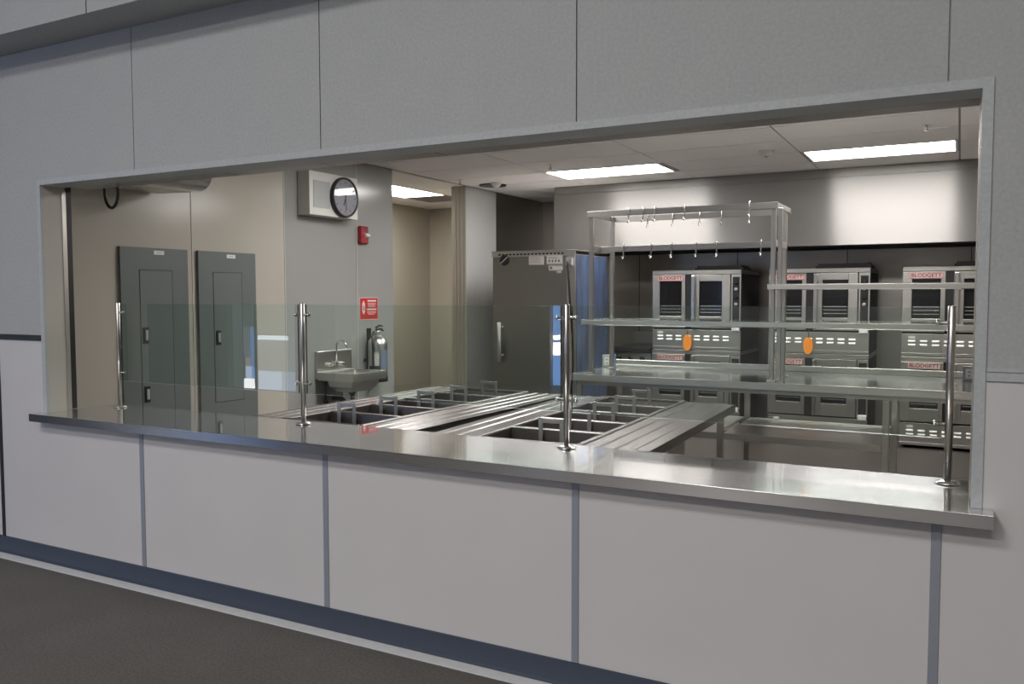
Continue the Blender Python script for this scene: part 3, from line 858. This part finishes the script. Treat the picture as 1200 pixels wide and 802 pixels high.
# ------------------------------------------------------------------ left wall: electrical panels
def epanel(label, y0, y1, d0, d1, latches):
    t = thing('electrical_panel', label, 'electrical panel', (WL + .0055, y0, 0))
    w_ = y1 - y0
    mb = MB(); zb, zt = .45, 1.832
    a, b = d0 - y0, d1 - y0
    dz0, dz1 = .70, 1.68
    mb.box(0, .018, 0, a, zb, zt); mb.box(0, .018, b, w_, zb, zt); mb.box(0, .018, a, b, dz1, zt); mb.box(0, .018, a, b, zb, dz0)
    obj('frame', mb, M['greypaint'], t)
    mb = MB(); mb.box(0, .004, a, b, dz0, dz1); obj('recess', mb, M['black'], t)
    mb = MB(); mb.box(.005, .0195, a + .005, b - .004, dz0 + .004, dz1 - .004); dr = obj('door', mb, M['greydoor'], t, .001)
    for z in latches:
        mb = MB(); mb.box(.020, .026, a + .018, a + .062, z - .055, z + .055, 0); mb.box(.0262, .034, a + .030, a + .052, z - .035, z + .035, 1)
        obj('latch', mb, [M['black'], M['outlet']], dr, .002)
    mb = MB(); mb.box(.0185, .020, w_ * .48, w_ * .63, zt - .045, zt - .018, 0); mb.box(.020, .0205, w_ * .51, w_ * .60, zt - .034, zt - .029, 1)
    obj('name_label', mb, [M['white'], M['outlet']], t)
epanel('tall grey flush electrical panel with two latches, nearer the opening', .80, 1.349, .941, 1.212, (1.235, .83))
epanel('tall grey flush electrical panel with one latch, nearer the wall clock', 1.444, 2.005, 1.575, 1.863, (1.19,))

# clock and speaker housing
t = thing('clock_speaker', 'off white wall box with speaker grille and round black rimmed clock', 'clock', (WL + .005, 2.515, 2.18))
mb = MB(); mb.box(0, .13, 0, .63, 0, .365); obj('housing', mb, M['clockbox'], t, .004)
mb = MB(); mb.box(.1305, .134, .045, .255, .065, .29); obj('speaker_grille', mb, M['grille'], t, .001)
cc = (0, .425, .178)
mb = MB(); mb.lathe([(.172, .131), (.176, .150), (.172, .168), (.158, .170), (.155, .158)], cc, axis=0, n=48); rim = obj('clock_rim', mb, M['black'], t)
mb = MB(); mb.lathe([(.156, .150), (.156, .160)], cc, axis=0, n=48); cf = obj('clock_face', mb, M['clockface'], t)
mb = MB()
for k in range(12):
    a = k * PI / 6; ca, sa = math.cos(a), math.sin(a); r0, r1, h = (.115, .142, .006)
    mb.prism([(cc[1] + r0 * ca - h * sa, cc[2] + r0 * sa + h * ca), (cc[1] + r1 * ca - h * sa, cc[2] + r1 * sa + h * ca), (cc[1] + r1 * ca + h * sa, cc[2] + r1 * sa - h * ca), (cc[1] + r0 * ca + h * sa, cc[2] + r0 * sa - h * ca)], 0, .1602, .1612)
obj('hour_marks', mb, M['print'], cf)
for ln, h, an in ((.075, .006, 250), (.115, .004, 275)):
    a = math.radians(an); ca, sa = math.cos(a), math.sin(a); mb = MB()
    mb.prism([(cc[1] - .02 * ca - h * sa, cc[2] - .02 * sa + h * ca), (cc[1] + ln * ca - h * sa, cc[2] + ln * sa + h * ca), (cc[1] + ln * ca + h * sa, cc[2] + ln * sa - h * ca), (cc[1] - .02 * ca + h * sa, cc[2] - .02 * sa - h * ca)], 0, .1625 + h / 10, .164 + h / 10)
    obj('clock_hand', mb, M['black'], cf)

# fire alarm strobe
t = thing('fire_alarm', 'red fire alarm strobe on the wall right of the clock', 'fire alarm', (WL + .0005, 3.305, 1.98))
mb = MB(); mb.box(0, .045, 0, .115, 0, .165); obj('body', mb, M['red'], t, .012)
mb = MB(); mb.prism([(.0455, .055), (.075, .07), (.075, .085), (.0455, .10)], 1, .045, .10); obj('strobe_lens', mb, M['white'], t, .004)
mb = MB()
for k in range(4): mb.box(.0455, .047, .02, .09, .115 + k * .01, .119 + k * .01)
obj('horn_slots', mb, M['gap'], t)

# extinguisher sign
t = thing('safety_sign', 'red square fire extinguisher sign with white print above the extinguisher', 'sign', (WL + .0005, 3.325, 1.276))
S = .275; H = .207
mb = MB(); mb.box(0, .003, 0, S, 0, H, 1); mb.box(.003, .0034, .004, S - .004, .004, H - .004, 0); obj('board', mb, [M['signred'], M['signwhite']], t)
mb = MB()
mb.prism([(.035, .08), (.055, .045), (.075, .08), (.075, .150), (.065, .165), (.045, .165), (.035, .150)], 0, .0035, .0042, 0)
mb.prism([(.048, .085), (.062, .085), (.062, .125), (.048, .125)], 0, .0043, .0048, 1)
mb.prism([(.046, .167), (.064, .167), (.070, .176), (.042, .176)], 0, .0035, .0042, 0)
obj('pictogram', mb, [M['signwhite'], M['signred']], t)
mb = MB()
for z, h, a, b in ((.170, .014, .115, .245), (.150, .005, .115, .24), (.136, .005, .12, .235), (.122, .005, .12, .23), (.090, .014, .105, .25), (.072, .005, .11, .245), (.060, .005, .11, .24), (.048, .005, .125, .215)):
    mb.box(.0035, .0041, a, b, z, z + h)
obj('print_lines', mb, M['signwhite'], t)

# extinguisher
ex, ey, ez = WL + .105, 3.455, .695
t = thing('fire_extinguisher', 'silver fire extinguisher hung on the wall beside the hand sink', 'fire extinguisher', (ex, ey, ez))
R = .092
mb = MB(); mb.lathe([(R * .96, .0), (R, .008), (R, .35), (R * .94, .385), (R * .70, .415), (R * .38, .43), (R * .36, .445)], (0, 0, 0), n=32); obj('cylinder', mb, M['cylinder'], t)
mb = MB(); mb.lathe([(R * 1.012, .001), (R * 1.012, .055)], (0, 0, 0), n=32); obj('base_boot', mb, M['black'], t)
mb = MB()
n = 14
def wrap(z0, z1, a0, a1, m):
    r = R + .0012
    A = [(r * math.cos(math.radians(a0 + (a1 - a0) * i / n)), r * math.sin(math.radians(a0 + (a1 - a0) * i / n))) for i in range(n + 1)]
    lo = [mb.bm.verts.new((x, y, z0)) for x, y in A]; hi = [mb.bm.verts.new((x, y, z1)) for x, y in A]
    for i in range(n):
        f = mb.bm.faces.new((lo[i], lo[i + 1], hi[i + 1], hi[i])); f.material_index = m; f.smooth = True
wrap(.16, .28, -110, -45, 0); wrap(.07, .155, -110, -40, 1); wrap(.12, .30, -35, 30, 2)
obj('paper_label', mb, [M['sticker'], M['labeldark'], M['labelblue']], t)
mb = MB(); mb.lathe([(.022, .445), (.022, .475), (.014, .482)], (0, 0, 0), n=16); mb.lathe([(.016, 0), (.016, .012)], (.0, -.045, .462), axis=1, n=16)
obj('valve', mb, M['chrome'], t)
mb = MB(); mb.prism([(-.02, .482), (.05, .49), (.085, .47), (.088, .476), (.052, .503), (-.02, .498)], 0, -.010, .010); mb.prism([(-.02, .505), (.04, .525), (.08, .515), (.08, .522), (.04, .534), (-.02, .515)], 0, -.010, .010); obj('grip', mb, M['black'], t)
mb = MB(); mb.tube([(0, -.022, .465), (.01, -.07, .47), (.02, -.106, .42), (.03, -.110, .3), (.03, -.108, .12), (.03, -.107, .06)], .010, 10); mb.lathe([(.010, .02), (.017, .07), (.012, .09)], (.03, -.107, .0), n=12); obj('hose', mb, M['black'], t)
mb = MB(); mb.box(-.1045, -.0965, -.03, .03, .1, .5); mb.box(-.096, -.0945, -.09, .09, .19, .215); obj('wall_bracket', mb, M['blackstrip'], t)

# hand sink
t = thing('hand_sink', 'small stainless wall hung hand sink with gooseneck tap', 'sink', (WL + .0005, 2.70, .0))
mb = MB(); SW = .47; zt = .838
mb.box(0, .03, 0, SW, zt - .06, 1.02); obj('backsplash', mb, M['steel'], t, .006)
mb = MB()
xf = .42
mb.box(.031, xf, 0, .035, zt - .012, zt); mb.box(.031, xf, SW - .035, SW, zt - .012, zt); mb.box(.031, .09, .035, SW - .035, zt - .012, zt); mb.box(xf - .035, xf, .035, SW - .035, zt - .012, zt)
mb.box(xf - .004, xf, 0, SW, zt - .07, zt - .012); mb.box(.031, xf - .004, 0, .004, zt - .07, zt - .012); mb.box(.031, xf - .004, SW - .004, SW, zt - .07, zt - .012)
obj('rim', mb, M['steel'], t, .003)
mb = MB()
rings = [(.09, xf - .035, .035, SW - .035, zt - .012), (.11, xf - .055, .055, SW - .055, zt - .12), (.15, xf - .10, .10, SW - .10, zt - .165)]
vs = []
for a, b, c_, d_, z in rings:
    vs.append([mb.bm.verts.new(p) for p in ((a, c_, z), (b, c_, z), (b, d_, z), (a, d_, z))])
for r0, r1 in zip(vs, vs[1:]):
    for i in range(4): mb.bm.faces.new((r0[i], r0[(i + 1) % 4], r1[(i + 1) % 4], r1[i]))
mb.bm.faces.new(vs[-1])
bo = obj('bowl', mb, M['steel'], t, .01)
sm = bo.modifiers.new('sheet', 'SOLIDIFY'); sm.thickness = .004; sm.offset = 1
mb = MB(); mb.tube([(.045, .235, .905), (.045, .235, 1.05)] + arc((.10, .235, 1.05), .055, 180, 20, 9, 'xz')[1:] + [(.158, .235, 1.035)], .009, 12); mb.lathe([(.018, 0), (.018, .02)], (.031, .235, .905), axis=0, n=16); mb.tube([(.031, .235, .905), (.045, .235, .905)], .009)
fc = obj('faucet', mb, M['chrome'], t)
for yy in (.155, .315):
    mb = MB(); mb.lathe([(.016, .0), (.016, .025), (.011, .04)], (.031, yy, .895), axis=0, n=16); mb.box(.060, .072, yy - .035, yy + .008, .889, .901); obj('tap_lever', mb, M['chrome'], fc, .002)
mb = MB(); mb.tube([(.22, .235, zt - .168), (.22, .235, .50)] + arc((.18, .235, .50), .04, 0, -180, 8, 'xz')[1:] + [(.14, .235, .56), (.10, .235, .59), (.002, .235, .59)], .02, 12); mb.lathe([(.035, -.03), (.035, 0)], (.22, .235, zt - .168), n=16); obj('drain_trap', mb, M['pipe'], t)
mb = MB()
for yy in (.12, .34):
    mb.tube([(.015, yy, .772), (.015, yy, .55), (.002, yy, .53)], .009, 8); mb.lathe([(.02, -.02), (.02, .02)], (.018, yy, .56), n=12)
obj('supply_pipe', mb, M['pipe'], t)

# ------------------------------------------------------------------ ceiling devices
def disc(name, label, cat, x, y, parts):
    t = thing(name, label, cat, (x, y, ZK + .001))
    for nm, prof, m in parts:
        mb = MB(); mb.lathe(prof, (0, 0, 0), n=28); obj(nm, mb, M[m], t)
disc('smoke_detector', 'round white smoke detector on the ceiling between the two lights', 'smoke detector', -.226, 4.529, [('base', [(.062, -.012), (.065, 0)], 'white'), ('head', [(.02, -.048), (.042, -.046), (.05, -.03), (.052, -.0125)], 'white'), ('sensor', [(.012, -.056), (.014, -.0485)], 'grille')])
disc('ceiling_speaker', 'dark ringed round ceiling vent near the left wall end', 'vent', -3.36, 5.33, [('ring', [(.15, -.012), (.155, 0)], 'black')])
disc('ceiling_dome', 'small white dome on the ceiling beside the dark round vent', 'dome', -3.22, 5.16, [('base', [(.06, -.02), (.06, 0)], 'white'), ('dome', [(.012, -.055), (.035, -.048), (.05, -.0205)], 'white')])
for i, (x, y, lab) in enumerate(((-2.166, 4.318, 'small chrome sprinkler head beside the left ceiling light'), (-3.45, 4.781, 'small pale sprinkler head above the passage corner'), (1.02, 3.95, 'small chrome sprinkler head near the top right of the opening'))):
    t = thing('ceiling_sprinkler', lab, 'sprinkler', (x, y, ZK + .001), group='ceiling sprinklers')
    mb = MB(); mb.lathe([(.028, -.005), (.035, 0)], (0, 0, 0), n=20); obj('escutcheon', mb, M['white'], t)
    mb = MB(); mb.lathe([(.01, -.04), (.008, -.0055)], (0, 0, 0), n=12); mb.lathe([(.018, -.045), (.018, -.0405)], (0, 0, 0), n=16); obj('head', mb, M['chrome'], t)

# ------------------------------------------------------------------ lights, world, camera
w = bpy.data.worlds.new('dim surroundings'); bpy.context.scene.world = w; w.use_nodes = True
w.node_tree.nodes['Background'].inputs['Color'].default_value = (.5, .55, .6, 1)
w.node_tree.nodes['Background'].inputs['Strength'].default_value = .05

def hall_lamp(x, y, sx, sy, power, col=(1, .975, .955)):
    a = bpy.data.lights.new('hall_lamp', 'AREA'); a.shape = 'RECTANGLE'; a.size = sx; a.size_y = sy; a.energy = power; a.color = col
    o = bpy.data.objects.new('hall_lamp', a); C.objects.link(o); o.location = (x, y, 5.15)
for x in (-3.6, -1.2, 1.2):
    for y, e in ((-5.0, 90), (-7.6, 130)):
        hall_lamp(x, y, 1.6, 1.0, e * {-3.6: .25, -1.2: 1.75, 1.2: .62}[x])

sc = bpy.context.scene
cam = bpy.data.cameras.new('camera'); co = bpy.data.objects.new('camera', cam); C.objects.link(co)
cam.sensor_width = 36; cam.lens = 982 / 1200 * 36; cam.clip_start = .05
pi_, ya, ro = .0556, -.4908, -.0017
fw = Vector((math.sin(ya) * math.cos(pi_), math.cos(ya) * math.cos(pi_), -math.sin(pi_)))
r = fw.cross(Vector((0, 0, 1))).normalized(); u = r.cross(fw)
r2 = r * math.cos(ro) + u * math.sin(ro); u2 = -r * math.sin(ro) + u * math.cos(ro)
mt = Matrix((r2, u2, -fw)).transposed().to_4x4(); mt.translation = Vector((1.267, -2.8792, 1.5022))
co.matrix_world = mt
sc.camera = co
sc.cycles.use_denoising = True
sc.cycles.max_bounces = 10; sc.cycles.transparent_max_bounces = 12
sc.view_settings.view_transform = 'Standard'; sc.view_settings.look = 'None'
sc.view_settings.exposure = 0.0; sc.view_settings.gamma = 1.0; sc.view_settings.use_curve_mapping = False
